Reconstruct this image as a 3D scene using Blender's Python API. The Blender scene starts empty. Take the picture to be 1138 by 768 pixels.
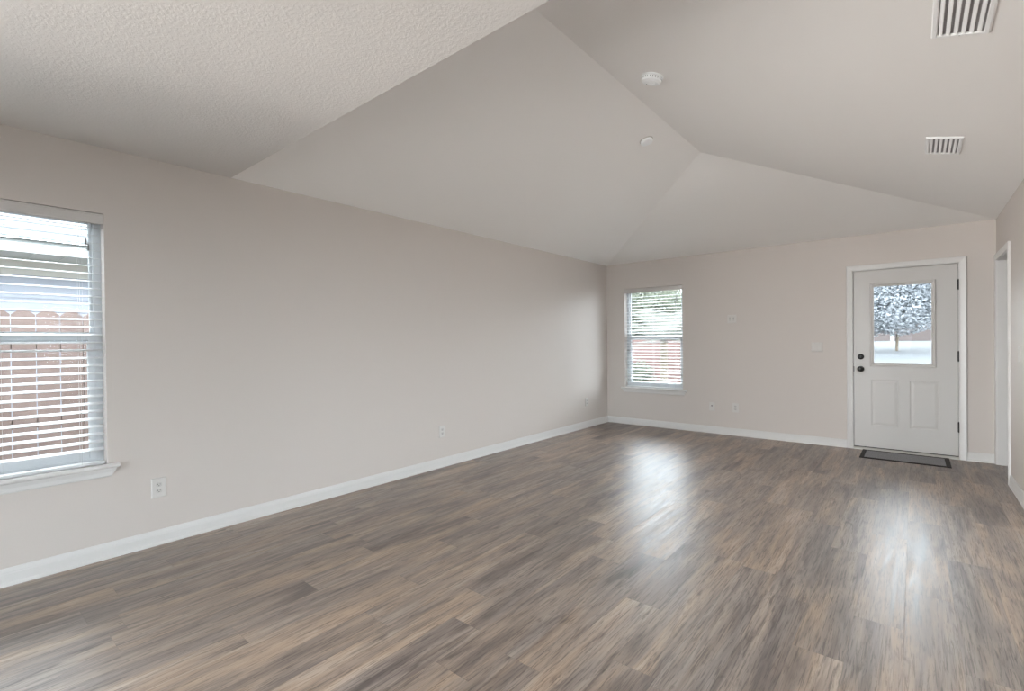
import bpy, bmesh, math, random
from mathutils import Vector, Matrix

C = bpy.context.scene.collection
SC = bpy.context.scene
random.seed(7)

# ------------------------------------------------------------------ camera
XL, XR, YF = -3.7047, 0.6311, 6.8119        # left wall, right wall, far wall
H = 2.44                                     # plate height
YE = 1.3875                                  # edge of the flat ceiling
ZR = 3.021                                   # ridge height
XM = (XL + XR) / 2
HW = (XR - XL) / 2
SL = (ZR - H) / HW
YB, XK = -3.6, 4.2                           # back wall, rear right wall
WT = 0.14

cam = bpy.data.cameras.new('camera'); camo = bpy.data.objects.new('camera', cam); C.objects.link(camo)
yaw, pit, rol = (math.radians(v) for v in (39.6226, -0.3959, -0.5785))
fw = Vector((-math.sin(yaw) * math.cos(pit), math.cos(yaw) * math.cos(pit), math.sin(pit)))
rt = Vector((math.cos(yaw), math.sin(yaw), 0)); up = rt.cross(fw)
r2 = rt * math.cos(rol) + up * math.sin(rol); u2 = up * math.cos(rol) - rt * math.sin(rol)
m = Matrix((r2, u2, -fw)).transposed().to_4x4(); m.translation = (0, 0, 1.2625)
camo.matrix_world = m
cam.sensor_width = 36; cam.lens = 540.0484 / 1138 * 36; cam.clip_start = 0.02; cam.clip_end = 300
SC.camera = camo

# ------------------------------------------------------------------ world and light
SC.view_settings.view_transform = 'Standard'; SC.view_settings.look = 'None'
SC.view_settings.exposure = 0.0; SC.view_settings.gamma = 1.0
SC.view_settings.use_curve_mapping = False
w = bpy.data.worlds.new('overcast_sky'); SC.world = w; w.use_nodes = True
bgn = w.node_tree.nodes['Background']
bgn.inputs[0].default_value = (0.86, 0.93, 1.0, 1); bgn.inputs[1].default_value = 16.5

def area(name, loc, direction, sx, sy, power, col=(1, 1, 1), spread=180):
    l = bpy.data.lights.new(name, 'AREA'); l.shape = 'RECTANGLE'; l.size = sx; l.size_y = sy
    l.energy = power; l.spread = math.radians(spread); l.color = col
    o = bpy.data.objects.new(name, l); C.objects.link(o); o.location = loc
    o.rotation_euler = Vector(direction).to_track_quat('-Z', 'Y').to_euler()
    return o
FILL = (1.0, 0.965, 0.92)  # tint of the added fill lights
area('rear_left_fill', (XL + 0.03, -2.2, 1.2), (0.60, 1.0, 0.04), 1.8, 1.5, 62, FILL, 60)  # added fill light from the rear left, source invented
area('rear_right_fill', (3.7, YB + 0.02, 1.2), (-0.65, 1.0, 0.2), 0.8, 1.5, 20, FILL, 70)  # invented fill light behind the camera on the right
area('side_fill', (XK - 0.03, 2.9, 1.05), (-1, 0.35, 0.35), 3.0, 1.6, 21, FILL, 80)  # added fill light, shines in through the unseen side opening

# ------------------------------------------------------------------ materials
def mat(name, col, rough=0.5, metal=0.0, spec=0.5):
    m = bpy.data.materials.new(name); m.use_nodes = True
    b = m.node_tree.nodes['Principled BSDF']
    b.inputs['Base Color'].default_value = (*col, 1); b.inputs['Roughness'].default_value = rough
    b.inputs['Metallic'].default_value = metal; b.inputs['Specular IOR Level'].default_value = spec
    return m
class NT:
    def __init__(s, m): s.t = m.node_tree; s.b = s.t.nodes['Principled BSDF']
    def n(s, typ, **kw):
        nd = s.t.nodes.new(typ)
        for k, v in kw.items(): setattr(nd, k, v)
        return nd
    def l(s, a, b): s.t.links.new(a, b)
    def math(s, op, a, b=None, c=None):
        nd = s.n('ShaderNodeMath', operation=op)
        for i, v in enumerate((a, b, c)):
            if v is None: continue
            if isinstance(v, (int, float)): nd.inputs[i].default_value = v
            else: s.l(v, nd.inputs[i])
        return nd.outputs[0]
    def comb(s, x, y, z):
        nd = s.n('ShaderNodeCombineXYZ')
        for i, v in enumerate((x, y, z)):
            if isinstance(v, (int, float)): nd.inputs[i].default_value = v
            else: s.l(v, nd.inputs[i])
        return nd.outputs[0]
    def noise(s, vec, scale, detail=3, rough=0.5, dist=0.0):
        nd = s.n('ShaderNodeTexNoise'); nd.inputs['Scale'].default_value = scale
        nd.inputs['Detail'].default_value = detail; nd.inputs['Roughness'].default_value = rough
        nd.inputs['Distortion'].default_value = dist; s.l(vec, nd.inputs['Vector']); return nd.outputs['Fac']
    def ramp(s, fac, stops, interp='LINEAR'):
        nd = s.n('ShaderNodeValToRGB'); cr = nd.color_ramp; cr.interpolation = interp
        while len(cr.elements) < len(stops): cr.elements.new(0.5)
        for e, (p, c) in zip(cr.elements, stops):
            e.position = p; e.color = (*c, 1) if len(c) == 3 else c
        s.l(fac, nd.inputs[0]); return nd.outputs[0]
    def mix(s, typ, fac, a, b):
        nd = s.n('ShaderNodeMix', data_type='RGBA', blend_type=typ)
        for sock, v in ((nd.inputs[0], fac), (nd.inputs[6], a), (nd.inputs[7], b)):
            if isinstance(v, (int, float)): sock.default_value = v
            elif isinstance(v, tuple): sock.default_value = (*v, 1)
            else: s.l(v, sock)
        return nd.outputs[2]
    def bump(s, h, strength, dist):
        nd = s.n('ShaderNodeBump'); nd.inputs['Strength'].default_value = strength
        nd.inputs['Distance'].default_value = dist; s.l(h, nd.inputs['Height'])
        s.l(nd.outputs[0], s.b.inputs['Normal'])
    def pos(s): return s.n('ShaderNodeTexCoord').outputs['Object']

def paint(name, col, scale, strength, dist, rough=0.6):
    m = mat(name, col, rough, 0, 0.3); t = NT(m)
    t.bump(t.noise(t.pos(), scale, 3, 0.55), strength, dist); return m

M = {}
M['wall'] = paint('greige_wall_paint', (0.57, 0.52, 0.485), 90, 0.12, 0.002)
M['ceil'] = paint('white_ceiling_paint', (0.88, 0.86, 0.84), 110, 0.18, 0.002)
M['trim'] = mat('white_trim_paint', (0.63, 0.615, 0.60), 0.35)
M['door'] = mat('white_door_paint', (0.52, 0.50, 0.48), 0.38)
M['vinyl'] = mat('white_vinyl', (0.58, 0.60, 0.62), 0.35)
M['slat'] = mat('white_blind_slat', (0.58, 0.585, 0.585), 0.45)
M['valance'] = mat('offwhite_valance', (0.56, 0.53, 0.51), 0.45)
M['cord'] = mat('grey_cord', (0.45, 0.45, 0.45), 0.7)
M['tassel'] = mat('grey_tassel', (0.22, 0.22, 0.22), 0.5)
M['plate'] = mat('white_plastic_plate', (0.60, 0.575, 0.55), 0.65, 0, 0.2)
M['plate2'] = mat('white_plastic_insert', (0.52, 0.50, 0.475), 0.65, 0, 0.2)
M['slot'] = mat('dark_slot', (0.06, 0.06, 0.06), 0.6)
M['black'] = mat('matte_black_metal', (0.018, 0.017, 0.017), 0.38, 0.6)
M['sweep'] = mat('dark_bronze_rubber', (0.02, 0.017, 0.015), 0.6)
M['alu'] = mat('threshold_metal', (0.62, 0.61, 0.58), 0.4, 0.4)
M['mat_border'] = mat('black_mat_border', (0.018, 0.015, 0.015), 0.8)
M['vent'] = mat('white_vent_enamel', (0.88, 0.88, 0.88), 0.35)
M['duct'] = mat('dark_duct', (0.42, 0.41, 0.42), 0.8)
M['detector'] = mat('white_detector_plastic', (0.90, 0.92, 0.93), 0.35)
M['soil'] = mat('trunk_bark', (0.12, 0.095, 0.07), 0.9)

# knock-down textured flat ceiling
m = mat('knockdown_ceiling_texture', (0.66, 0.635, 0.615), 0.6, 0, 0.3); t = NT(m); p = t.pos()
n1 = t.noise(p, 75, 2, 0.5, 0.6)
t.bump(t.ramp(n1, [(0.45, (0, 0, 0)), (0.60, (1, 1, 1))]), 0.15, 0.003); M['ceil_tex'] = m

# glass
def glassmat(name, tint):
    m = bpy.data.materials.new(name); m.use_nodes = True; nt = m.node_tree; nt.nodes.clear()
    out = nt.nodes.new('ShaderNodeOutputMaterial'); mx = nt.nodes.new('ShaderNodeMixShader')
    tr = nt.nodes.new('ShaderNodeBsdfTransparent'); gl = nt.nodes.new('ShaderNodeBsdfGlossy')
    fr = nt.nodes.new('ShaderNodeFresnel'); fr.inputs[0].default_value = 1.08
    tr.inputs[0].default_value = (*tint, 1); gl.inputs['Roughness'].default_value = 0.02
    nt.links.new(fr.outputs[0], mx.inputs[0]); nt.links.new(tr.outputs[0], mx.inputs[1])
    nt.links.new(gl.outputs[0], mx.inputs[2]); nt.links.new(mx.outputs[0], out.inputs[0]); return m
M['glass'] = glassmat('clear_window_glass', (0.95, 0.97, 0.97))

# vinyl plank floor
def floor_mat():
    m = mat('grey_brown_vinyl_plank', (0.2, 0.18, 0.16), 0.42, 0, 0.95); t = NT(m)
    sp = t.n('ShaderNodeSeparateXYZ'); t.l(t.pos(), sp.inputs[0]); X, Y = sp.outputs[0], sp.outputs[1]
    W, L = 0.178, 1.22
    u = t.math('DIVIDE', t.math('ADD', X, 10.006), W); row = t.math('FLOOR', u); fu = t.math('FRACT', u)
    wn = t.n('ShaderNodeTexWhiteNoise', noise_dimensions='1D'); t.l(row, wn.inputs['W'])
    v = t.math('ADD', t.math('DIVIDE', t.math('ADD', Y, 20), L), wn.outputs['Value'])
    idx = t.math('FLOOR', v); fv = t.math('FRACT', v)
    w2 = t.n('ShaderNodeTexWhiteNoise', noise_dimensions='2D'); t.l(t.comb(row, idx, 0), w2.inputs['Vector'])
    rnd = w2.outputs['Value']; rc = t.n('ShaderNodeSeparateXYZ'); t.l(w2.outputs['Color'], rc.inputs[0])
    off = t.math('MULTIPLY', rnd, 77.0)
    def vec(kx, ky): return t.comb(t.math('MULTIPLY', X, kx), t.math('MULTIPLY', Y, ky), off)
    broad = t.noise(vec(9, 1.15), 1.0, 4, 0.55, 0.6)      # broad colour bands in a plank
    mid = t.noise(vec(30, 1.7), 1.0, 4, 0.6, 0.8)
    fine = t.noise(vec(150, 6.0), 1.0, 5, 0.72, 0.7)
    knot = t.noise(vec(14, 2.2), 1.0, 4, 0.6, 1.6)
    base = t.ramp(t.math('ADD', t.math('MULTIPLY', rc.outputs[0], 0.26), t.math('MULTIPLY_ADD', broad, 1.5, -0.36)),
        [(0.18, (0.125, 0.108, 0.105)), (0.36, (0.20, 0.172, 0.158)), (0.52, (0.30, 0.255, 0.22)),
         (0.66, (0.385, 0.31, 0.245)), (0.84, (0.46, 0.405, 0.355))])
    grey = t.ramp(mid, [(0.3, (0.135, 0.122, 0.128)), (0.7, (0.41, 0.385, 0.365))])
    mid2 = t.noise(t.comb(t.math('MULTIPLY', X, 8), t.math('MULTIPLY', Y, 1.2), t.math('ADD', off, 31.0)), 1.0, 3, 0.6, 0.6)
    gm = t.math('MULTIPLY', t.ramp(t.math('ADD', t.math('MULTIPLY', rc.outputs[1], 0.5), t.math('MULTIPLY_ADD', mid2, 2.0, -0.75)), [(0.35, (0, 0, 0)), (0.75, (1, 1, 1))]), 0.62)
    col = t.mix('MIX', gm, base, grey)
    col = t.mix('MULTIPLY', 1.0, col, t.ramp(fine, [(0.38, (0.50, 0.48, 0.47)), (0.50, (1.10, 1.10, 1.10)), (0.7, (1.18, 1.18, 1.18))]))
    col = t.mix('MULTIPLY', 0.8, col, t.ramp(mid, [(0.28, (0.66, 0.64, 0.63)), (0.50, (1.04, 1.04, 1.04))]))
    col = t.mix('MULTIPLY', 0.85, col, t.ramp(knot, [(0.28, (0.45, 0.42, 0.42)), (0.40, (1, 1, 1))]))
    du = t.math('MULTIPLY', t.math('MINIMUM', fu, t.math('SUBTRACT', 1.0, fu)), W)
    dv = t.math('MULTIPLY', t.math('MINIMUM', fv, t.math('SUBTRACT', 1.0, fv)), L)
    d = t.math('MINIMUM', du, dv)
    seam = t.ramp(t.math('MULTIPLY', d, 100), [(0.0, (0.62, 0.60, 0.58)), (0.16, (1, 1, 1))])
    col = t.mix('MULTIPLY', 0.7, col, seam)
    col = t.mix('MULTIPLY', 1.0, col, (0.90, 0.82, 0.765))
    t.l(col, t.b.inputs['Base Color'])
    rr = t.math('ADD', t.math('MULTIPLY_ADD', fine, 0.14, 0.16), t.math('MULTIPLY', mid, 0.30)); t.l(rr, t.b.inputs['Roughness'])
    hgt = t.math('ADD', t.math('MULTIPLY', fine, 0.5), t.math('MULTIPLY', t.ramp(t.math('MULTIPLY', d, 100), [(0, (0, 0, 0)), (0.2, (1, 1, 1))]), 0.5))
    t.bump(hgt, 0.32, 0.0018)
    return m
M['floor'] = floor_mat()

# ribbed grey mat
m = mat('grey_ribbed_mat', (0.30, 0.30, 0.31), 0.9, 0, 0.1); t = NT(m)
sp = t.n('ShaderNodeSeparateXYZ'); t.l(t.pos(), sp.inputs[0])
s1 = t.math('SINE', t.math('MULTIPLY', sp.outputs[0], 330)); s2 = t.math('SINE', t.math('MULTIPLY', sp.outputs[1], 330))
f = t.math('MULTIPLY_ADD', t.math('MULTIPLY', s1, s2), 0.5, 0.5)
t.l(t.ramp(f, [(0.2, (0.20, 0.20, 0.21)), (0.8, (0.42, 0.42, 0.43))]), t.b.inputs['Base Color']); t.bump(f, 0.6, 0.004); M['ribs'] = m

# exterior
def noisy(name, c1, c2, scale, rough=0.85, stretch=(1, 1, 1)):
    m = mat(name, c1, rough, 0, 0.2); t = NT(m)
    mp = t.n('ShaderNodeMapping'); t.l(t.pos(), mp.inputs[0]); mp.inputs['Scale'].default_value = stretch
    t.l(t.ramp(t.noise(mp.outputs[0], scale, 4, 0.6), [(0.3, c1), (0.7, c2)]), t.b.inputs['Base Color']); return m
M['picket'] = noisy('weathered_fence_board', (0.14, 0.105, 0.094), (0.19, 0.145, 0.13), 6, stretch=(1, 4, 0.5))
M['picket_red'] = noisy('reddish_fence_board', (0.11, 0.068, 0.06), (0.14, 0.09, 0.08), 6, stretch=(4, 1, 0.5))
M['shingle'] = noisy('pale_shingles', (0.10, 0.105, 0.11), (0.16, 0.165, 0.17), 9, stretch=(3, 1, 3))
M['fascia'] = mat('white_fascia', (0.30, 0.32, 0.31), 0.6)
M['siding'] = mat('bluish_white_siding', (0.26, 0.275, 0.31), 0.7)
M['frieze'] = mat('grey_soffit', (0.48, 0.47, 0.43), 0.8)
M['ground'] = noisy('pale_dry_lawn', (0.10, 0.10, 0.09), (0.13, 0.13, 0.12), 3)
M['concrete'] = noisy('pale_concrete', (0.050, 0.053, 0.056), (0.060, 0.063, 0.066), 1.2)
M['pink'] = mat('pink_stucco', (0.09, 0.07, 0.065), 0.8)
def leafy(name, c1, c2, scale):
    m = noisy(name, c1, c2, scale); t = NT(m); tr = t.n('ShaderNodeBsdfTranslucent'); mx = t.n('ShaderNodeMixShader'); mx.inputs[0].default_value = 0.55
    src = t.b.inputs['Base Color'].links[0].from_socket; t.l(src, tr.inputs[0])
    out = [n for n in t.t.nodes if n.type == 'OUTPUT_MATERIAL'][0]
    t.l(t.b.outputs[0], mx.inputs[1]); t.l(tr.outputs[0], mx.inputs[2]); t.l(mx.outputs[0], out.inputs[0]); return m
M['leaf_pale'] = leafy('pale_green_leaves', (0.11, 0.12, 0.09), (0.19, 0.20, 0.16), 5)
M['leaf_grey'] = leafy('silvery_leaves', (0.27, 0.285, 0.30), (0.38, 0.395, 0.41), 1.3)
M['leaf_palm'] = leafy('bright_palm_leaflets', (0.13, 0.135, 0.12), (0.20, 0.20, 0.18), 3)

# ------------------------------------------------------------------ mesh helpers
class MB:
    def __init__(s, xf=None): s.v = []; s.f = []; s.mi = []; s.xf = xf
    def V(s, pts):
        i = len(s.v); s.v += [tuple(p) for p in pts]; return list(range(i, i + len(pts)))
    def F(s, idx, mi=0): s.f.append(tuple(idx)); s.mi.append(mi)
    def quad(s, a, b, c, d, mi=0): s.F(s.V([a, b, c, d]), mi)
    def box(s, x0, x1, y0, y1, z0, z1, mi=0):
        i = s.V([(x0, y0, z0), (x1, y0, z0), (x1, y1, z0), (x0, y1, z0), (x0, y0, z1), (x1, y0, z1), (x1, y1, z1), (x0, y1, z1)])
        for q in ((0, 3, 2, 1), (4, 5, 6, 7), (0, 1, 5, 4), (1, 2, 6, 5), (2, 3, 7, 6), (3, 0, 4, 7)): s.F([i[k] for k in q], mi)
    def loft(s, rings, closed=True, caps=True):
        ids = [s.V(r) for r in rings]; n = len(rings[0])
        for a, b in zip(ids, ids[1:]):
            for k in range(n if closed else n - 1): s.F((a[k], a[(k + 1) % n], b[(k + 1) % n], b[k]))
        if caps: s.F(ids[0][::-1]); s.F(ids[-1])
    def tube(s, a, b, r, n=8, r1=None):
        a, b = Vector(a), Vector(b); d = (b - a).normalized(); x = d.orthogonal().normalized(); y = d.cross(x)
        r1 = r if r1 is None else r1
        rg = lambda c, q: [c + (x * math.cos(2 * math.pi * k / n) + y * math.sin(2 * math.pi * k / n)) * q for k in range(n)]
        s.loft([rg(a, r), rg(b, r1)])
    def lathe(s, prof, n=32, axis='Z', c=(0, 0, 0)):
        rings = []
        for r, h in prof:
            rg = []
            for k in range(n):
                ct, st = math.cos(2 * math.pi * k / n) * r, math.sin(2 * math.pi * k / n) * r
                rg.append((c[0] + ct, c[1] + st, c[2] + h) if axis == 'Z' else (c[0] + ct, c[1] - h, c[2] + st))
            rings.append(rg)
        s.loft(rings)
    def panel(s, us, zs, holes, y0, y1):
        """slab in the u-z plane with rectangular holes; us, zs: outer bounds"""
        U = sorted(set(list(us) + [h[0] for h in holes] + [h[1] for h in holes]))
        Z = sorted(set(list(zs) + [h[2] for h in holes] + [h[3] for h in holes]))
        def solid(i, j):
            if i < 0 or j < 0 or i >= len(U) - 1 or j >= len(Z) - 1: return False
            cu, cz = (U[i] + U[i + 1]) / 2, (Z[j] + Z[j + 1]) / 2
            return not any(h[0] < cu < h[1] and h[2] < cz < h[3] for h in holes)
        for i in range(len(U) - 1):
            for j in range(len(Z) - 1):
                if not solid(i, j): continue
                a, b, c, d = U[i], U[i + 1], Z[j], Z[j + 1]
                s.quad((a, y0, c), (b, y0, c), (b, y0, d), (a, y0, d)); s.quad((b, y1, c), (a, y1, c), (a, y1, d), (b, y1, d))
                if not solid(i - 1, j): s.quad((a, y1, c), (a, y0, c), (a, y0, d), (a, y1, d))
                if not solid(i + 1, j): s.quad((b, y0, c), (b, y1, c), (b, y1, d), (b, y0, d))
                if not solid(i, j - 1): s.quad((a, y0, c), (a, y1, c), (b, y1, c), (b, y0, c))
                if not solid(i, j + 1): s.quad((a, y0, d), (b, y0, d), (b, y1, d), (a, y1, d))
    def nest(s, u0, u1, z0, z1, prof, cap=False, open_bottom=False):
        """rectangular ring moulding; prof = (offset outward, y)"""
        rings = []
        for o, y in prof:
            if open_bottom: rings.append([(u0 - o, y, z0), (u0 - o, y, z1 + o), (u1 + o, y, z1 + o), (u1 + o, y, z0)])
            else: rings.append([(u0 - o, y, z0 - o), (u1 + o, y, z0 - o), (u1 + o, y, z1 + o), (u0 - o, y, z1 + o)])
        ids = [s.V(r) for r in rings]; n = 4
        for a, b in zip(ids, ids[1:]):
            for k in range(3 if open_bottom else 4): s.F((a[k], b[k], b[(k + 1) % n], a[(k + 1) % n]))
        if open_bottom:
            s.F([r[0] for r in ids]); s.F([r[3] for r in ids][::-1])
        if cap: s.F(ids[-1])
    def sweep(s, prof, p0, p1, out):
        """profile (d, z) swept from p0 to p1, d measured along out"""
        o = Vector(out); r = [[Vector(p) + o * d + Vector((0, 0, z)) for d, z in prof] for p in (p0, p1)]
        s.loft(r)
    def build(s, name, mats, parent=None, smooth=False, bevel=0, weld=True, fix=True):
        me = bpy.data.meshes.new(name); me.from_pydata(s.v, [], s.f)
        for mm in (mats if isinstance(mats, (list, tuple)) else [mats]): me.materials.append(mm)
        for p_, mi in zip(me.polygons, s.mi): p_.material_index = mi
        bm = bmesh.new(); bm.from_mesh(me)
        if weld: bmesh.ops.remove_doubles(bm, verts=bm.verts, dist=1e-5)
        if fix: bmesh.ops.recalc_face_normals(bm, faces=bm.faces)
        bm.to_mesh(me); bm.free()
        if s.xf is not None: me.transform(s.xf)
        if smooth:
            for p_ in me.polygons: p_.use_smooth = True
            try: me.set_sharp_from_angle(angle=math.radians(38))
            except Exception: pass
        o = bpy.data.objects.new(name, me); C.objects.link(o)
        if parent: o.parent = parent
        if bevel:
            b = o.modifiers.new('edge', 'BEVEL'); b.width = bevel; b.segments = 2; b.limit_method = 'ANGLE'
        return o
def thing(name, label, cat, loc=(0, 0, 0), rot=(0, 0, 0), group=None):
    o = bpy.data.objects.new(name, None); C.objects.link(o); o.empty_display_size = 0.1
    o.location = loc; o.rotation_euler = rot; o['label'] = label; o['category'] = cat
    if group: o['group'] = group
    return o
def tag(o, label, cat, group=None, kind=None):
    o['label'] = label; o['category'] = cat
    if group: o['group'] = group
    if kind: o['kind'] = kind
    return o
def struct(o, label=None, cat=None):
    o['kind'] = 'structure'
    if label: o['label'] = label
    if cat: o['category'] = cat
    return o
def sempty(name, loc, rz=0):
    o = bpy.data.objects.new(name, None); C.objects.link(o); o.location = loc; o.rotation_euler = (0, 0, rz); o['kind'] = 'structure'; return o

# ------------------------------------------------------------------ room shell
W1 = (-0.2, 0.685, 0.56, 2.048)            # left window: Y range, z range
W2 = (-3.405, -2.515, 0.56, 2.048)         # far window: X range
DO = (-0.566, 0.379, 0.0, 2.055)           # front door opening
RO = (5.93, 6.765, 0.0, 2.035)             # doorway in right wall

RL = Matrix(((0, -1, 0, XL), (1, 0, 0, 0), (0, 0, 1, 0), (0, 0, 0, 1)))      # local u -> +Y, local y (outwards) -> -X
RF = Matrix.Translation((0, YF, 0))
RR = Matrix(((0, 1, 0, XR), (-1, 0, 0, 0), (0, 0, 1, 0), (0, 0, 0, 1)))      # u -> -Y, y -> +X

b = MB(RL); b.panel((YB - WT, YF + WT), (-0.02, H), [W1, (-3.1, -1.3, 0.45, 1.95)], 0, WT); struct(b.build('wall_left', M['wall']), 'long greige wall with a window at its near end', 'wall')
b = MB(RF); b.panel((XL, 2.0), (-0.02, H), [W2, DO], 0, WT); struct(b.build('wall_far', M['wall']), 'greige end wall with a window and the front door', 'wall')
b = MB(RR); b.panel((-YF, -YE), (-0.02, H), [(-RO[1], -RO[0], -0.02, RO[3]), (-4.55, -1.6, -0.02, 2.25)], 0, 0.115); struct(b.build('wall_right', M['wall']), 'short stretch of pale wall with a doorway, right of the front door', 'wall')  # wide second opening is unseen, added to let the side fill in
b = MB()
b.box(XR + 0.115, XK + WT, 5.1, 5.3, -0.02, H); struct(b.build('wall_rear_far', M['wall']))
RB = Matrix(((-1, 0, 0, 0), (0, -1, 0, YB), (0, 0, 1, 0), (0, 0, 0, 1)))
B3 = (0.0, 3.2, 0.02, 2.1); B5 = (-4.1, -3.3, 0.45, 1.95)
b = MB(RB); b.panel((-XK - WT, -XL), (-0.02, H), [B3, B5], 0, WT); struct(b.build('wall_back', M['wall']))
RK = Matrix(((0, 1, 0, XK), (-1, 0, 0, 0), (0, 0, 1, 0), (0, 0, 0, 1)))
B4 = (-4.5, -1.3, 0.25, 2.05)
b = MB(RK); b.panel((-5.1, -YB), (-0.02, H), [B4], 0, WT); struct(b.build('wall_rear_right', M['wall']))
# hall behind the doorway
b = MB(); b.box(1.9, 2.0, 5.3, YF, -0.02, H); struct(b.build('wall_hall_right', M['wall']))
b = MB(); b.box(XR + 0.115, 1.9, 5.3, 5.4, -0.02, H); struct(b.build('wall_hall_near', M['wall']))
b = MB(); b.box(XR + 0.115, 1.9, 5.4, YF, H, H + 0.05); struct(b.build('ceiling_hall', M['ceil']))

b = MB(); b.box(XL - WT, XK + WT, YB - WT, YF + WT, -0.16, 0.0); struct(b.build('floor', M['floor']), 'grey-brown wood-look plank floor', 'floor')

# ceiling: flat textured part, then a vault of three sloping planes hipped at the far end
b = MB()
LC, RC = (XL, YF, H), (XR, YF, H); LE, RE = (XL, YE, H), (XR, YE, H)
HP, RD = (XM, YF - HW, ZR), (XM, YE, ZR)
b.quad(LE, LC, HP, RD); b.F(b.V([LC, RC, HP])); b.quad(RC, RE, RD, HP); b.F(b.V([LE, RE, RD]))
b.quad((XL, YB, H), (XK, YB, H), (XK, YE, H), RE, 1); b.F(b.V([(XL, YB, H), RE, LE]), 1); b.quad(RE, (XK, YE, H), (XK, 5.1, H), (XR, 5.1, H), 1)
ce = b.build('ceiling', [M['ceil'], M['ceil_tex']], fix=False)
struct(ce, 'white vaulted ceiling with a lower flat textured part in front', 'ceiling')
b = MB()                                      # roof above, with eaves
o_ = 0.2; x0, x1, y0, y1 = XL - WT - o_, XK + WT + o_, YB - WT - o_, YF + WT + o_; zm = 4.6; hb = (x1 - x0) / 2 * 0.9
pts = [(x0, y0, 2.5), (x1, y0, 2.5), (x1, y1, 2.5), (x0, y1, 2.5)]; ra, rb = ((x0 + x1) / 2, y0 + hb, zm), ((x0 + x1) / 2, y1 - hb, zm)
b.F(b.V([pts[0], pts[1], ra])); b.quad(pts[1], pts[2], rb, ra); b.F(b.V([pts[2], pts[3], rb])); b.quad(pts[3], pts[0], ra, rb)
b.panel((x0, x1), (y0, y1), [(XL - 0.05, XK + 0.05, YB - 0.05, YF + 0.05)], 0, 0.02)
n0 = 0
b.v = [(v if i < 14 else (v[0], v[2], 2.48 + v[1])) for i, v in enumerate(b.v)]
struct(b.build('roof', M['shingle']))

# baseboards
BP = [(0, 0), (0.018, 0), (0.017, 0.010), (0.0125, 0.017), (0.0115, 0.019), (0.0115, 0.062), (0.0095, 0.068), (0.0095, 0.074), (0.007, 0.083), (0.004, 0.091), (0, 0.094)]
def base(name, p0, p1, out): b = MB(); b.sweep(BP, p0, p1, out); struct(b.build(name, M['trim']))
base('baseboard_left', (XL, YB, 0), (XL, YF - 0.0, 0), (1, 0, 0))
base('baseboard_far', (XL, YF, 0), (-0.606, YF, 0), (0, -1, 0))
base('baseboard_far_right', (0.409, YF, 0), (XR, YF, 0), (0, -1, 0))
base('baseboard_right', (XR, 5.872, 0), (XR, 4.55, 0), (-1, 0, 0))

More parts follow.
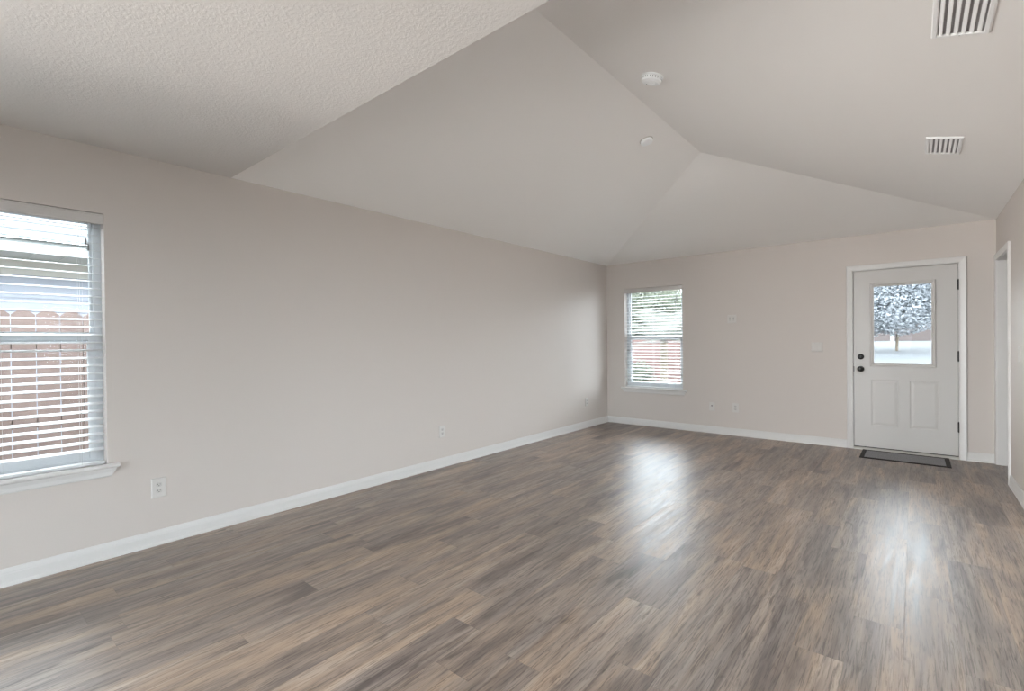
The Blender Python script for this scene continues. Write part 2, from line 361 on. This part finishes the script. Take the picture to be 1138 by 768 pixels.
# ------------------------------------------------------------------ windows
def window(name, origin, rz, wdt, z0, z1, label, blind):
    hw = wdt / 2
    r = sempty(name, origin, rz); r['label'] = label; r['category'] = 'window'
    b = MB(); b.nest(-hw, hw, z0, z1, [(0, 0.085), (-0.032, 0.085), (-0.032, 0.092), (-0.038, 0.092), (-0.038, 0.135), (0, 0.135), (0, 0.085)])
    b.build('window_frame', M['vinyl'], r)
    zc = (z0 + z1) / 2 + 0.01
    def sash(nm, za, zb, ya, yb, st, bot, top):
        b = MB(); b.box(-hw + 0.03, -hw + 0.03 + st, ya, yb, za, zb); b.box(hw - 0.03 - st, hw - 0.03, ya, yb, za, zb)
        b.box(-hw + 0.03 + st, hw - 0.03 - st, ya, yb, za, za + bot); b.box(-hw + 0.03 + st, hw - 0.03 - st, ya, yb, zb - top, zb)
        s_ = b.build(nm, M['vinyl'], r, bevel=0.003)
        ym = (ya + yb) / 2
        b = MB(); b.box(-hw + 0.03 + st - .004, hw - 0.03 - st + .004, ym - 0.002, ym + 0.002, za + bot - .004, zb - top + .004)
        b.build('pane', M['glass'], s_); return s_
    sash('upper_sash', zc - 0.02, z1 - 0.03, 0.112, 0.13, 0.022, 0.032, 0.022)
    lo = sash('lower_sash', z0 + 0.03, zc + 0.03, 0.09, 0.108, 0.036, 0.045, 0.045)
    b = MB(); b.box(-0.03, 0.03, 0.078, 0.092, zc + 0.012, zc + 0.030); b.build('sash_lock', M['tassel'], lo, bevel=0.002)
    # stool and apron
    b = MB(); e = hw + 0.055
    prof = [(0.085, z0 - 0.022), (-0.026, z0 - 0.022), (-0.032, z0 - 0.016), (-0.034, z0 - 0.010), (-0.032, z0 - 0.004), (-0.026, z0 + 0.002), (0.085, z0 + 0.002)]
    # horned stool: inside the opening narrow, in front wide
    b.loft([[(u, y, z) for y, z in [(min(y, -0.0003), z) for y, z in prof]] for u in (-e, e)])
    b.box(-hw + 0.0005, hw - 0.0005, -0.0003, 0.085, z0 - 0.0005, z0 + 0.002)
    b.build('sill', M['trim'], r)
    b = MB(); e0, e1 = hw + 0.042, hw + 0.018; za, zb = z0 - 0.0222, z0 - 0.073
    R_ = []
    for sgn in (-1, 1):
        R_.append([(sgn * e0, -0.0002, za), (sgn * e0, -0.017, za), (sgn * (e0 - .002), -0.017, za - .008), (sgn * (e0 - .010), -0.012, za - .024), (sgn * (e1 + .002), -0.011, zb + .006), (sgn * e1, -0.008, zb), (sgn * e1, -0.0002, zb)])
    b.loft(R_); b.build('apron', M['trim'], r)
    # blind ---------------------------------------------------------
    t = thing('window_blind', blind, 'blind', origin, (0, 0, rz), None)
    bw = hw - 0.008
    b = MB(); b.box(-bw, bw, 0.010, 0.058, z1 - 0.046, z1 - 0.003); b.build('headrail', M['slat'], t, bevel=0.003)
    b = MB(); vt, vb = z1 - 0.004, z1 - 0.066
    pr = [(0.009, vt), (-0.001, vt), (-0.003, vt - .006), (-0.001, vt - .012), (-0.001, vb + .012), (-0.003, vb + .006), (-0.001, vb), (0.009, vb)]
    b.loft([[(u, y, z) for y, z in pr] for u in (-hw + 0.002, hw - 0.002)]); b.build('valance', M['valance'], t)
    b = MB(); pitch = 0.0452; zs = z1 - 0.085; n = int((zs - (z0 + 0.05)) / pitch) + 1
    th = math.radians(11); yc = 0.036
    for i in range(n):
        z = zs - i * pitch
        rng = []
        for u in (-bw, bw):
            ring = []
            for q in (-1, -0.5, 0, 0.5, 1):
                y = q * 0.025; h_ = 0.0015 * (1 - q * q) + 0.0014
                ring.append((u, yc + y * math.cos(th) - h_ * math.sin(th), z + y * math.sin(th) + h_ * math.cos(th)))
            for q in (1, 0.5, 0, -0.5, -1):
                y = q * 0.025; h_ = 0.0015 * (1 - q * q) - 0.0014
                ring.append((u, yc + y * math.cos(th) - h_ * math.sin(th), z + y * math.sin(th) + h_ * math.cos(th)))
            rng.append(ring)
        b.loft(rng)
    b.build('slats', M['slat'], t, weld=False)
    zbot = z0 + 0.004
    b = MB(); b.box(-bw, bw, yc - 0.026, yc + 0.026, zbot, zbot + 0.017); b.build('bottom_rail', M['slat'], t, bevel=0.003)
    for u in (-0.33, 0.0, 0.33):
        b = MB()
        for y in (yc - 0.0285, yc + 0.0285): b.tube((u, y, z1 - 0.05), (u, y, zbot + 0.012), 0.0009, 5)
        b.tube((u + 0.012, yc - 0.0285, z1 - 0.05), (u + 0.012, yc - 0.0285, zbot + 0.012), 0.0006, 4)
        b.build('ladder_cord', M['cord'], t)
    for du, zl in ((0.355, 0.16), (0.365, 0.19)):
        b = MB(); b.tube((du, -0.006, z1 - 0.06), (du + 0.004, -0.007, z1 - zl), 0.0010, 5)
        cd = b.build('pull_cord', M['cord'], t)
        b = MB(); b.lathe([(0.002, 0), (0.0045, -0.006), (0.006, -0.03), (0.0055, -0.038), (0.001, -0.04)], 10, 'Z', (du + 0.004, -0.007, z1 - zl + 0.001)); b.build('tassel', M['tassel'], cd, smooth=True)
    return r
window('window_1', (XL, (W1[0] + W1[1]) / 2, 0), math.pi / 2, W1[1] - W1[0], W1[2], W1[3],
       'large white single-hung window cut by the left edge of the photo', 'white horizontal slat blind in the near window on the long left wall')
window('window_2', ((W2[0] + W2[1]) / 2, YF, 0), 0, W2[1] - W2[0], W2[2], W2[3],
       'white single-hung window in the far wall near the corner', 'white horizontal slat blind in the small far window left of the door')
# plain glazed openings, unseen, added behind the camera to light the room
for nm, org, rz, (u0, u1, z0, z1) in (('added_window_6', (0, YB, 0), math.pi, B5), ('added_window_3', (0, YB, 0), math.pi, B3), ('added_window_5', (XL, 0, 0), math.pi / 2, (-3.1, -1.3, 0.45, 1.95)), ('added_window_4', (XK, 0, 0), -math.pi / 2, B4)):
    r = sempty(nm, org, rz)
    b = MB(); b.nest(u0, u1, z0, z1, [(0, 0.05), (-0.05, 0.05), (-0.05, 0.11), (0, 0.11), (0, 0.05)]); um = (u0 + u1) / 2
    b.box(um - 0.04, um + 0.04, 0.055, 0.105, z0 + 0.05, z1 - 0.05); b.build('window_frame', M['vinyl'], r)
    b = MB(); b.box(u0 + 0.046, u1 - 0.046, 0.078, 0.082, z0 + 0.046, z1 - 0.046); b.build('pane', M['glass'], r)

# ------------------------------------------------------------------ front door
d = sempty('door_1', (0, YF, 0)); d['label'] = 'white front door with a half-height glass lite and black hardware'; d['category'] = 'door'
LX0, LX1, LZ0, LZ1 = -0.537, 0.349, 0.034, 2.031
b = MB(); b.panel((DO[0], DO[1]), (0, DO[3]), [(LX0 - 0.004, LX1 + 0.004, -0.01, LZ1 + 0.004)], 0.0, WT); b.build('door_jamb', M['trim'], d)
b = MB(); b.box(LX0 - .004, LX0 + 0.010, 0.056, 0.075, LZ0, LZ1 + .004); b.box(LX1 - 0.010, LX1 + .004, 0.056, 0.075, LZ0, LZ1 + .004); b.box(LX0, LX1, 0.056, 0.075, LZ1 - 0.010, LZ1 + .004); b.build('door_stop', M['sweep'], d)
CP = [(0, 0.0), (0, -0.010), (0.006, -0.013), (0.012, -0.0125), (0.030, -0.015), (0.046, -0.018), (0.055, -0.018), (0.059, -0.014), (0.059, 0.0)]
b = MB(); b.nest(LX0 - 0.008, LX1 + 0.008, 0, LZ1 + 0.008, CP, open_bottom=True); b.build('casing', M['trim'], d)
LT = (-0.362, 0.163, 0.972, 1.870)                      # outer opening of the lite frame
PN = [(-0.378, -0.132, 0.28, 0.80), (-0.040, 0.205, 0.28, 0.80)]
b = MB(); b.panel((LX0, LX1), (LZ0, LZ1), [LT] + PN, 0.008, 0.052)
for q in PN:
    b.nest(*q, [(0, 0.008), (-0.006, 0.0105), (-0.016, 0.0108), (-0.034, 0.0088), (-0.037, 0.0084)], cap=True)
leaf = b.build('door_leaf', M['door'], d)
g = (-0.350, 0.1405, 0.983, 1.8435)
b = MB(); b.nest(*g, [(0, 0.028), (0, 0.004), (0.006, 0.0015), (0.012, 0.0025), (0.022, -0.004), (0.030, -0.004), (0.036, 0.0015), (0.038, 0.008), (0.013, 0.008), (0.011, 0.028), (0, 0.028)]); b.build('lite_frame', M['door'], leaf)
b = MB(); b.box(g[0] - 0.01, g[1] + 0.01, 0.026, 0.032, g[2] - 0.01, g[3] + 0.01); b.build('lite_glass', M['glass'], leaf)
for z in (1.813, 1.069, 0.334):
    b = MB(); b.tube((LX1 + 0.002, 0.000, z - 0.05), (LX1 + 0.002, 0.000, z + 0.05), 0.0075, 12)
    for k in (-1, 1): b.lathe([(0.006, -0.003), (0.004, 0.003), (0.001, 0.005)], 12, 'Z', (LX1 + 0.002, 0, z + k * 0.052))
    b.box(LX1 - 0.004, LX1 + 0.010, 0.002, 0.010, z - 0.049, z + 0.049); b.build('hinge', M['black'], leaf, smooth=True)
b = MB(); b.lathe([(0.0315, -0.008), (0.0315, 0.004), (0.029, 0.010), (0.017, 0.014), (0.016, 0.016), (0.001, 0.0165)], 28, 'Y', (-0.472, 0, 1.056)); b.box(-0.475, -0.469, -0.03, -0.014, 1.042, 1.070)
b.build('deadbolt', M['black'], leaf, smooth=True)
b = MB(); b.lathe([(0.032, -0.008), (0.032, 0.003), (0.028, 0.008), (0.013, 0.012), (0.011, 0.030), (0.018, 0.038), (0.0265, 0.046), (0.0275, 0.055), (0.022, 0.064), (0.010, 0.068), (0.001, 0.0685)], 28, 'Y', (-0.472, 0, 0.917))
b.build('door_knob', M['black'], leaf, smooth=True)
b = MB(); b.box(LX0 - 0.005, LX0 + 0.003, 0.004, 0.012, 0.885, 0.945); b.build('strike_plate', M['black'], d)
b = MB(); b.box(LX0 - .003, LX1 + .003, 0.010, 0.050, 0.0245, 0.0345); b.build('door_sweep', M['sweep'], leaf)
b = MB(); pr = [(-0.022, 0.0), (-0.022, 0.008), (-0.008, 0.020), (0.0, 0.0235), (0.13, 0.0235), (0.14, 0.0)]
b.loft([[(u, y, z) for y, z in pr] for u in (LX0 - .003, LX1 + .003)]); b.build('threshold', M['alu'], d)

# doorway in the right wall: jambs and casing
d2 = sempty('doorway_trim', (XR, 0, 0)); d2.name = 'trim_1'; d2['label'] = 'white cased doorway in the right wall beside the far corner'; d2['category'] = 'doorway'
b = MB()
b.box(0.0, 0.115, RO[0], RO[0] + 0.018, 0, RO[3]); b.box(0.0, 0.115, RO[1] - 0.018, RO[1], 0, RO[3]); b.box(0.0, 0.115, RO[0], RO[1], RO[3] - 0.018, RO[3]); b.build('jamb', M['trim'], d2)
b = MB(Matrix(((0, 1, 0, 0), (-1, 0, 0, 0), (0, 0, 1, 0), (0, 0, 0, 1)))); 
CP2 = [(o * 0.98, y) for o, y in CP]
u0, u1 = -RO[1] + 0.013, -RO[0] - 0.013
rings = []
for o, y in CP2: rings.append([(max(u0 - o, -YF + 0.0005), y, 0), (max(u0 - o, -YF + 0.0005), y, RO[3] - 0.013 + o), (u1 + o, y, RO[3] - 0.013 + o), (u1 + o, y, 0)])
ids = [b.V(q) for q in rings]
for a, c in zip(ids, ids[1:]):
    for k in range(3): b.F((a[k], c[k], c[k + 1], a[k + 1]))
b.F([q[0] for q in ids]); b.F([q[3] for q in ids][::-1]); b.build('casing', M['trim'], d2)

# ------------------------------------------------------------------ door mat
t = thing('door_mat', 'thin grey ribbed mat with a black border on the floor at the front door', 'mat', (-0.090, 6.545, 0))
x, y = 0.365, 0.235
b = MB(); b.nest(-x, x, -y, y, [(0, 0.0005), (0, 0.006), (-0.004, 0.008), (-0.036, 0.008), (-0.040, 0.0055), (-0.040, 0.0005), (0, 0.0005)])
b.v = [(v[0], v[2], v[1]) for v in b.v]; b.build('border', M['mat_border'], t)
b = MB(); b.box(-x + 0.0385, x - 0.0385, -y + 0.0385, y - 0.0385, 0.0005, 0.0065); b.build('ribbed_field', M['ribs'], t)

# ------------------------------------------------------------------ wall plates (local: u along wall, -y into the room)
def plate_root(name, label, cat, side, u, z, group=None):
    if side == 'left': loc, rz = (XL, u, z), math.pi / 2
    elif side == 'far': loc, rz = (u, YF, z), 0
    else: loc, rz = (XR, u, z), -math.pi / 2
    return thing(name, label, cat, loc, (0, 0, rz), group)
def plate(t, w_, h_):
    b = MB(); b.loft([[(sx * (w_ / 2 - i), y, sz * (h_ / 2 - i)) for sx, sz in ((-1, -1), (1, -1), (1, 1), (-1, 1))] for i, y in ((0, -0.0002), (0, -0.0035), (0.004, -0.0065), (0.006, -0.007))])
    return b.build('cover_plate', M['plate'], t)
def screw(b, u, z): b.lathe([(0.0030, 0.0068), (0.0030, 0.0078), (0.001, 0.0082)], 10, 'Y', (u, 0, z))
def outlet(label, side, u, z, w_=0.078, h_=0.122):
    t = plate_root('wall_outlet', label, 'outlet', side, u, z); pl = plate(t, w_, h_)
    for s in (1, -1):
        b = MB(); n = 20
        ring = [(0.0165 * math.cos(2 * math.pi * k / n), max(-0.0125, min(0.0125, 0.0175 * math.sin(2 * math.pi * k / n)))) for k in range(n)]
        b.loft([[(a, y, c + s * 0.0195) for a, c in ring] for y in (-0.006, -0.0088)]); rc = b.build('receptacle', M['plate2'], t)
        b = MB(); zc = s * 0.0195 + 0.003
        b.box(-0.0075, -0.0052, -0.0093, -0.0085, zc - 0.004, zc + 0.004); b.box(0.0052, 0.0075, -0.0093, -0.0085, zc - 0.003, zc + 0.003)
        b.lathe([(0.0026, 0.0085), (0.0026, 0.0093)], 10, 'Y', (0, 0, zc - 0.0095)); b.build('slot', M['slot'], rc)
    b = MB(); screw(b, 0, 0); b.build('screw', M['alu'], t)
    return t
outlet('white duplex outlet low on the left wall nearest the window', 'left', 0.937, 0.361, 0.080, 0.125)
outlet('white duplex outlet low on the left wall, midway along it', 'left', 3.341, 0.362)
outlet('white duplex outlet low on the left wall close to the far corner', 'left', 6.179, 0.375)
outlet('white duplex outlet low on the far wall, nearer the door of the two plates', 'far', -1.820, 0.366)
t = plate_root('cable_jack', 'small white cable jack plate low on far wall, left of the outlet', 'jack plate', 'far', -2.121, 0.360); plate(t, 0.072, 0.115)
b = MB(); b.lathe([(0.0085, 0.006), (0.0085, 0.009), (0.005, 0.010), (0.0048, 0.017), (0.001, 0.0172)], 14, 'Y', (0, 0, 0.012)); b.build('connector', M['slot'], t)
for z in (0.046, -0.046): b = MB(); screw(b, 0, z); b.build('screw', M['alu'], t)
def switch(name, label, cat, side, u, z, gangs, w_, h_, horiz=False):
    t = plate_root(name, label, cat, side, u, z); plate(t, w_, h_)
    for k in range(gangs):
        cu = (k - (gangs - 1) / 2) * 0.046
        b = MB(); b.nest(cu - 0.0165, cu + 0.0165, -0.033, 0.033, [(0.0012, -0.0068), (0.0012, -0.0085), (0, -0.0085), (0, -0.0068)]); b.build('rocker_frame', M['plate2'], t)
        b = MB(); R_ = []
        for sx in (-0.0155, 0.0155): R_.append([(cu + sx, -0.006, -0.032), (cu + sx, -0.0115, -0.032), (cu + sx, -0.0078, 0.0), (cu + sx, -0.0092, 0.032), (cu + sx, -0.006, 0.032)])
        b.loft(R_); b.build('rocker', M['plate'], t)
        for z_ in (0.047, -0.047): b = MB(); screw(b, cu, z_); b.build('screw', M['plate2'], t)
    return t
switch('light_switch', 'white double rocker switch plate on the far wall beside the door', 'switch', 'far', -0.898, 1.166, 2, 0.118, 0.116)
switch('light_switch', 'white switch plate on the right wall at the right edge of the photo', 'switch', 'right', 5.42, 1.130, 1, 0.076, 0.122)
# small two-button control higher on the far wall
t = plate_root('wall_control', 'small square white two-gang plate high on the far wall right of the window', 'control plate', 'far', -1.858, 1.540); plate(t, 0.112, 0.108)
for k in (-1, 1):
    b = MB(); b.box(k * 0.023 - 0.011, k * 0.023 + 0.011, -0.0078, -0.0065, -0.026, 0.026); tg = b.build('toggle_well', M['plate2'], t)
    b = MB(); b.loft([[(k * 0.023 + sx, -0.007, -0.003), (k * 0.023 + sx, -0.018, 0.004), (k * 0.023 + sx, -0.018, 0.010), (k * 0.023 + sx, -0.007, 0.008)] for sx in (-0.004, 0.004)]); b.build('toggle', M['tassel'], t)

# ------------------------------------------------------------------ ceiling fixtures
def on_slope(side, x, y):
    z = H + SL * ((XR - x) if side == 'R' else (x - XL))
    n = Vector((-SL if side == 'R' else SL, 0, -1)).normalized()      # out of the ceiling, downwards
    ex = Vector((1, 0, -SL if side == 'R' else SL)).normalized(); ey = n.cross(ex)
    mt = Matrix((ex, ey, n)).transposed().to_4x4(); mt.translation = (x, y, z); return mt
def vent(label, x0, x1, y0, y1):
    t = thing('ceiling_vent', label, 'vent'); t.matrix_world = on_slope('R', (x0 + x1) / 2, (y0 + y1) / 2)
    a, c = (x1 - x0) / 2 * math.sqrt(1 + SL * SL), (y1 - y0) / 2; bo = 0.021
    b = MB(); b.nest(-a, a, -c, c, [(0, 0.0), (0, 0.003), (-0.005, 0.009), (-bo + 0.004, 0.010), (-bo, 0.007), (-bo, 0.0), (0, 0.0)])
    b.v = [(v[0], v[2], v[1]) for v in b.v]; b.build('frame', M['vent'], t)
    b = MB(); b.box(-a + bo, a - bo, -c + bo, c - bo, 0.0003, 0.0012); b.build('duct_opening', M['duct'], t)
    b = MB(); n = 6; wdt = 2 * (a - bo)
    for k in range(n):
        cx = -a + bo + wdt * (k + 0.5) / n
        sec = [(-0.010, 0.0015), (-0.004, 0.0035), (0.002, 0.0065), (0.006, 0.0085), (0.0045, 0.0095), (-0.001, 0.008), (-0.0055, 0.005), (-0.010, 0.0028)]
        b.loft([[(cx + dx, yy, dz) for dx, dz in sec] for yy in (-c + bo, c - bo)])
    b.build('louvers', M['vent'], t)
    for s in (-1, 1): b = MB(); b.lathe([(0.003, 0.009), (0.003, 0.011), (0.001, 0.0115)], 10, 'Z', (0, s * (c - bo / 2), 0)); b.build('screw', M['alu'], t)
    return t
vent('white louvered ceiling vent cut by the top edge of the photo', 0.062, 0.250, 2.49, 2.855)
vent('small white louvered ceiling vent above and in front of the door', 0.064, 0.250, 4.235, 4.600)

t = thing('smoke_detector', 'round white smoke detector on the right slope of the vault near the ridge', 'detector'); t.matrix_world = on_slope('R', -1.285, 2.99)
b = MB(); b.lathe([(0.070, 0), (0.070, 0.008), (0.066, 0.010)], 48); b.build('mounting_ring', M['detector'], t, smooth=True)
b = MB(); b.lathe([(0.063, 0.010), (0.064, 0.026), (0.060, 0.034), (0.050, 0.038), (0.047, 0.037), (0.045, 0.040), (0.022, 0.041), (0.020, 0.039), (0.001, 0.039)], 48); by = b.build('body', M['detector'], t, smooth=True)
b = MB()
for k in range(24):
    a = 2 * math.pi * k / 24; b.box(-0.0012, 0.0012, -0.0004, 0.0004, 0.013, 0.024)
    for q in range(8):
        vx, vy, vz = b.v[-8 + q]; vx2, vy2 = vx, vy + 0.0642; b.v[-8 + q] = (vx2 * math.cos(a) - vy2 * math.sin(a), vx2 * math.sin(a) + vy2 * math.cos(a), vz)
b.build('grille_slots', M['slot'], by)
b = MB(); b.lathe([(0.003, 0.039), (0.003, 0.042), (0.001, 0.043)], 10, 'Z', (-0.035, -0.01, 0)); b.build('indicator_light', M['slot'], t)
t = thing('carbon_monoxide_alarm', 'smaller flat round white alarm on the left slope of the vault', 'detector'); t.matrix_world = on_slope('L', -1.745, 3.92)
b = MB(); b.lathe([(0.056, 0), (0.056, 0.006), (0.053, 0.008)], 40); b.build('mounting_ring', M['plate2'], t, smooth=True)
b = MB(); b.lathe([(0.051, 0.008), (0.052, 0.020), (0.048, 0.027), (0.036, 0.030), (0.001, 0.031)], 40); b.build('body', M['detector'], t, smooth=True)

# ------------------------------------------------------------------ outside
b = MB(); b.box(-60, 60, -40, 90, -0.50, -0.28); struct(b.build('ground', M['ground']))
b = MB(); ya_ = YF + WT + 2.4; b.loft([[(x, ya_, -0.29), (x, 46, -0.29), (x, 46, 1.10), (x, 34, 1.10), (x, ya_, -0.25)] for x in (-9, 12)]); struct(b.build('driveway', M['concrete']), 'pale concrete driveway seen through the door glass', 'driveway')
b = MB(); b.box(-1.95, 1.7, YF + WT + 0.02, YF + WT + 2.4, -0.28, -0.05); struct(b.build('entry_slab', M['concrete']))

t = sempty('sky_blocker', (0, 0, 0)); t['label'] = 'unseen roof on posts added outside the front door to block sky light'; t['category'] = 'sky_blocker'  # unseen, added to cut the sky light reaching the door glass
b = MB(); b.box(-1.95, 1.7, YF + WT + 0.001, YF + WT + 1.5, 2.32, 2.46); b.build('blocker_slab', M['trim'], t)
for x in (-1.90, 1.55): b = MB(); b.box(x, x + 0.1, YF + WT + 1.35, YF + WT + 1.45, -0.28, 2.32); b.build('blocker_post', M['trim'], t)

def dog_fence(label, org, rz, n, pw, top, bottom, material, gap):
    t = thing('board_fence', label, 'fence', org, (0, 0, rz))
    b = MB()
    for k in range(n):
        u = k * (pw + gap); h_ = top + random.uniform(-0.006, 0.006); c = 0.034; y0 = random.uniform(-0.002, 0.002)
        P = [(u, bottom), (u + pw, bottom), (u + pw, h_ - c), (u + pw - c * 1.15, h_), (u + c * 1.15, h_), (u, h_ - c)]
        b.loft([[(a, y, z) for a, z in P] for y in (y0, y0 + 0.016)])
    b.build('boards', material, t, weld=False)
    Ln = n * (pw + gap)
    for z in (bottom + 0.25, (top + bottom) / 2, top - 0.30):
        b = MB(); b.box(0, Ln, 0.019, 0.057, z, z + 0.085); b.build('rail', material, t)
    for k in range(int(Ln / 2.4) + 1):
        b = MB(); b.box(k * 2.4, k * 2.4 + 0.09, 0.058, 0.148, bottom, top - 0.1); b.build('post', material, t)
    return t
# side fence: boards face the house, local +y -> -X
dog_fence('weathered brown dog-eared board fence outside the near left window', (-5.25, -4.0, 0), math.pi / 2, 64, 0.132, 1.545, -0.28, M['picket'], 0.006)
dog_fence('reddish board fence seen through the far window', (-12.0, 14.0, 0), 0, 62, 0.135, 1.385, -0.28, M['picket_red'], 0.005)

# neighbouring house
t = thing('neighbour_house', 'white-sided neighbouring house with pale shingle roof behind the side fence', 'house')
hx, y0, y1 = -7.8, -7.0, 7.5
b = MB()
z = -0.28
while z < 2.1:
    b.loft([[(hx, yy, z), (hx + 0.014, yy, z), (hx + 0.003, yy, z + 0.15), (hx, yy, z + 0.15)] for yy in (y0, y1)]); z += 0.15
b.box(hx - 6, hx, y0, y1, -0.28, 2.26); b.build('wall', M['siding'], t)
b = MB(); b.box(hx, hx + 0.03, y0, y1, 2.08, 2.255); b.build('frieze_board', M['frieze'], t)
b = MB(); b.box(hx - .05, -7.22, y0 - .4, y1 + .4, 2.262, 2.275)
for k in range(60): b.box(hx + 0.05, -7.26, y0 + k * 0.25, y0 + k * 0.25 + 0.03, 2.256, 2.262)
b.build('soffit', M['frieze'], t)
b = MB(); b.box(-7.22, -7.17, y0 - .4, y1 + .4, 2.262, 2.40); b.build('fascia', M['fascia'], t)
b = MB()
for k in range(16):
    xa, xb = -7.10 - k * 0.25, -7.10 - (k + 1) * 0.25 - 0.02; za, zb = 2.40 + k * 0.25 * 0.5, 2.40 + (k + 1) * 0.25 * 0.5
    b.loft([[(xa, yy, za + 0.012), (xb, yy, zb + 0.002), (xb, yy, zb - 0.06), (xa, yy, za - 0.004)] for yy in (y0 - .4, y1 + .4)])
b.build('roof', M['shingle'], t)

def leaves(b, centre, rad, n, size, seed, squash=1.0, shell=0.35, flat=0.0, zmin=None):
    R = random.Random(seed)
    for _ in range(n):
        while True:
            v = Vector((R.uniform(-1, 1), R.uniform(-1, 1), R.uniform(-1, 1)))
            if shell < v.length < 1: break
        p_ = Vector(centre) + Vector((v.x * rad, v.y * rad, v.z * rad * squash))
        if zmin is not None and p_.z < zmin: continue
        d_ = Vector((R.gauss(0, 1), R.gauss(0, 1), R.gauss(0, 1) * (1 - flat))).normalized(); s_ = d_.orthogonal().normalized()
        s_ = Matrix.Rotation(R.uniform(0, 6.28), 3, d_) @ s_
        L_ = size * R.uniform(0.6, 1.4); w_ = L_ * 0.32
        i = b.V([p_, p_ + d_ * L_ * 0.5 + s_ * w_, p_ + d_ * L_, p_ + d_ * L_ * 0.5 - s_ * w_]); b.F(i)
def tree(label, loc, crown, rad, n, size, seed, material, trunk_r=0.12, squash=0.9, lobes=7, name='leafy_tree', cat='tree', flat=0.0):
    t = thing(name, label, cat, loc); R = random.Random(seed)
    b = MB(); cz = crown; base_r = trunk_r
    b.tube((0, 0, -0.28), (0.05, 0, cz * 0.55), base_r, 10, base_r * 0.75)
    for k in range(6):
        a = k * 1.05 + R.uniform(-.2, .2); b.tube((0.05, 0, cz * 0.5), (math.cos(a) * rad * 0.55, math.sin(a) * rad * 0.55, cz + R.uniform(-.3, .5) * rad * squash), base_r * 0.5, 6, base_r * 0.12)
    b.build('trunk', M['soil'], t)
    b = MB()
    for k in range(lobes):
        a = 2 * math.pi * k / lobes; q = R.uniform(0.25, 0.6)
        leaves(b, (math.cos(a) * rad * q, math.sin(a) * rad * q, cz + R.uniform(-0.35, 0.4) * rad * squash), rad * 0.62, n // lobes, size, seed * 31 + k, squash, 0.2, flat)
    b.build('foliage', material, t, weld=False, fix=False)
    return t
tree('pale green leafy tree behind the left half of the far window', (-7.1, 16.2, 0), 2.25, 1.65, 11000, 0.13, 3, M['leaf_pale'])
tree('dense rounded tree farther back, low behind the reddish fence', (-8.8, 20.8, 0), 2.0, 1.9, 9000, 0.17, 8, M['leaf_pale'])
tree('low leafy shrub in front of the reddish fence, behind the far window', (-5.75, 11.9, 0), 0.35, 0.62, 1500, 0.10, 5, M['leaf_pale'], 0.03, 0.95, 5, 'garden_shrub', 'shrub')
for i, (x, y, s, lb) in enumerate(((-6.8, 29, 0.9, 'silvery-leaved tree, leftmost of the row across the driveway'), (-0.6, 27, 1.0, 'broad silvery-leaved tree filling the door glass'),
                               (5.6, 29, 0.9, 'silvery-leaved tree, rightmost of the row across the driveway'))):
    tree(lb, (x, y, 0.72), 2.3 * s, 2.3 * s, 60000 if i == 1 else 12000, 0.11 if i == 1 else 0.24, 11 + i, M['leaf_grey'], 0.06, 0.8, 9, flat=0.75)

# palm with radiating fronds
t = thing('palm_tree', 'young palm with pale radiating fronds behind the right half of the far window', 'palm', (-4.75, 11.6, 0))
b = MB(); R = random.Random(4)
for k in range(9): b.lathe([(0.10, 0), (0.085, 0.15), (0.10, 0.17)], 12, 'Z', (0, 0, -0.28 + k * 0.17))
b.build('trunk', M['soil'], t)
for k in range(20):
    az = 2 * math.pi * k / 20 + R.uniform(-.15, .15); el = math.radians((15, 40, 62, 30)[k % 4] + R.uniform(-6, 6)); L_ = R.uniform(1.3, 1.7)
    b = MB(); pts = []
    for q in range(15):
        s_ = q / 14 * L_; r_ = s_ * math.cos(el) + 0.03 * s_; h_ = s_ * math.sin(el) - 0.22 * s_ * s_
        pts.append(Vector((math.cos(az) * r_, math.sin(az) * r_, 1.25 + h_)))
    side = Vector((-math.sin(az), math.cos(az), 0))
    for q in range(14):
        b.tube(pts[q], pts[q + 1], 0.010 * (1 - q / 16), 4)
        if q < 2: continue
        fwd = (pts[q + 1] - pts[q]).normalized(); ll = 0.36 * math.sin(math.pi * (q + 1) / 16) + 0.08
        for sg in (-1, 1):
            for f_ in (0, 0.5):
                o_ = pts[q].lerp(pts[q + 1], f_); tip = o_ + (fwd * 0.75 + side * sg).normalized() * ll + Vector((0, 0, -0.06)); w_ = fwd * 0.014
                b.F(b.V([o_ - w_, o_ + w_, tip]))
    b.build('frond', M['leaf_palm'], t, weld=False, fix=False)

# low pink house across the street
t = thing('distant_house', 'low pink house with white posts across the driveway, behind the trees', 'house', (3.5, 38, 1.38))
b = MB(); b.panel((-7, 7), (-0.28, 1.95), [(-4.6, -3.4, 0.5, 1.5), (2.4, 3.8, 0.5, 1.5)], 0, 0.2); b.box(-7, 7, 0.2, 6, -0.28, 1.95); b.build('wall', M['pink'], t)
b = MB(); b.loft([[(x, -1.2, 1.95), (x, 3.1, 3.6), (x, 7.2, 1.95)] for x in (-7.5, 7.5)]); b.build('roof', M['shingle'], t)
for k in range(7):
    b = MB(); b.box(-6.8 + k * 2.2, -6.65 + k * 2.2, -1.1, -0.95, -0.28, 1.95); b.build('post', M['fascia'], t)
for a, c in ((-4.6, -3.4), (2.4, 3.8)):
    b = MB(); b.box(a, c, 0.08, 0.12, 0.5, 1.5); b.build('window', M['slot'], t)

# repeats of one kind share a group
GROUPS = {'wall_outlet': 'duplex outlets low on the walls', 'light_switch': 'rocker light switches', 'window_blind': 'white slat window blinds',
          'ceiling_vent': 'louvered ceiling vents', 'board_fence': 'board fences outside the windows', 'leafy_tree': 'trees outside the windows'}
for o in bpy.data.objects:
    k = o.name.split('.')[0]
    if o.parent is None and k in GROUPS: o['group'] = GROUPS[k]
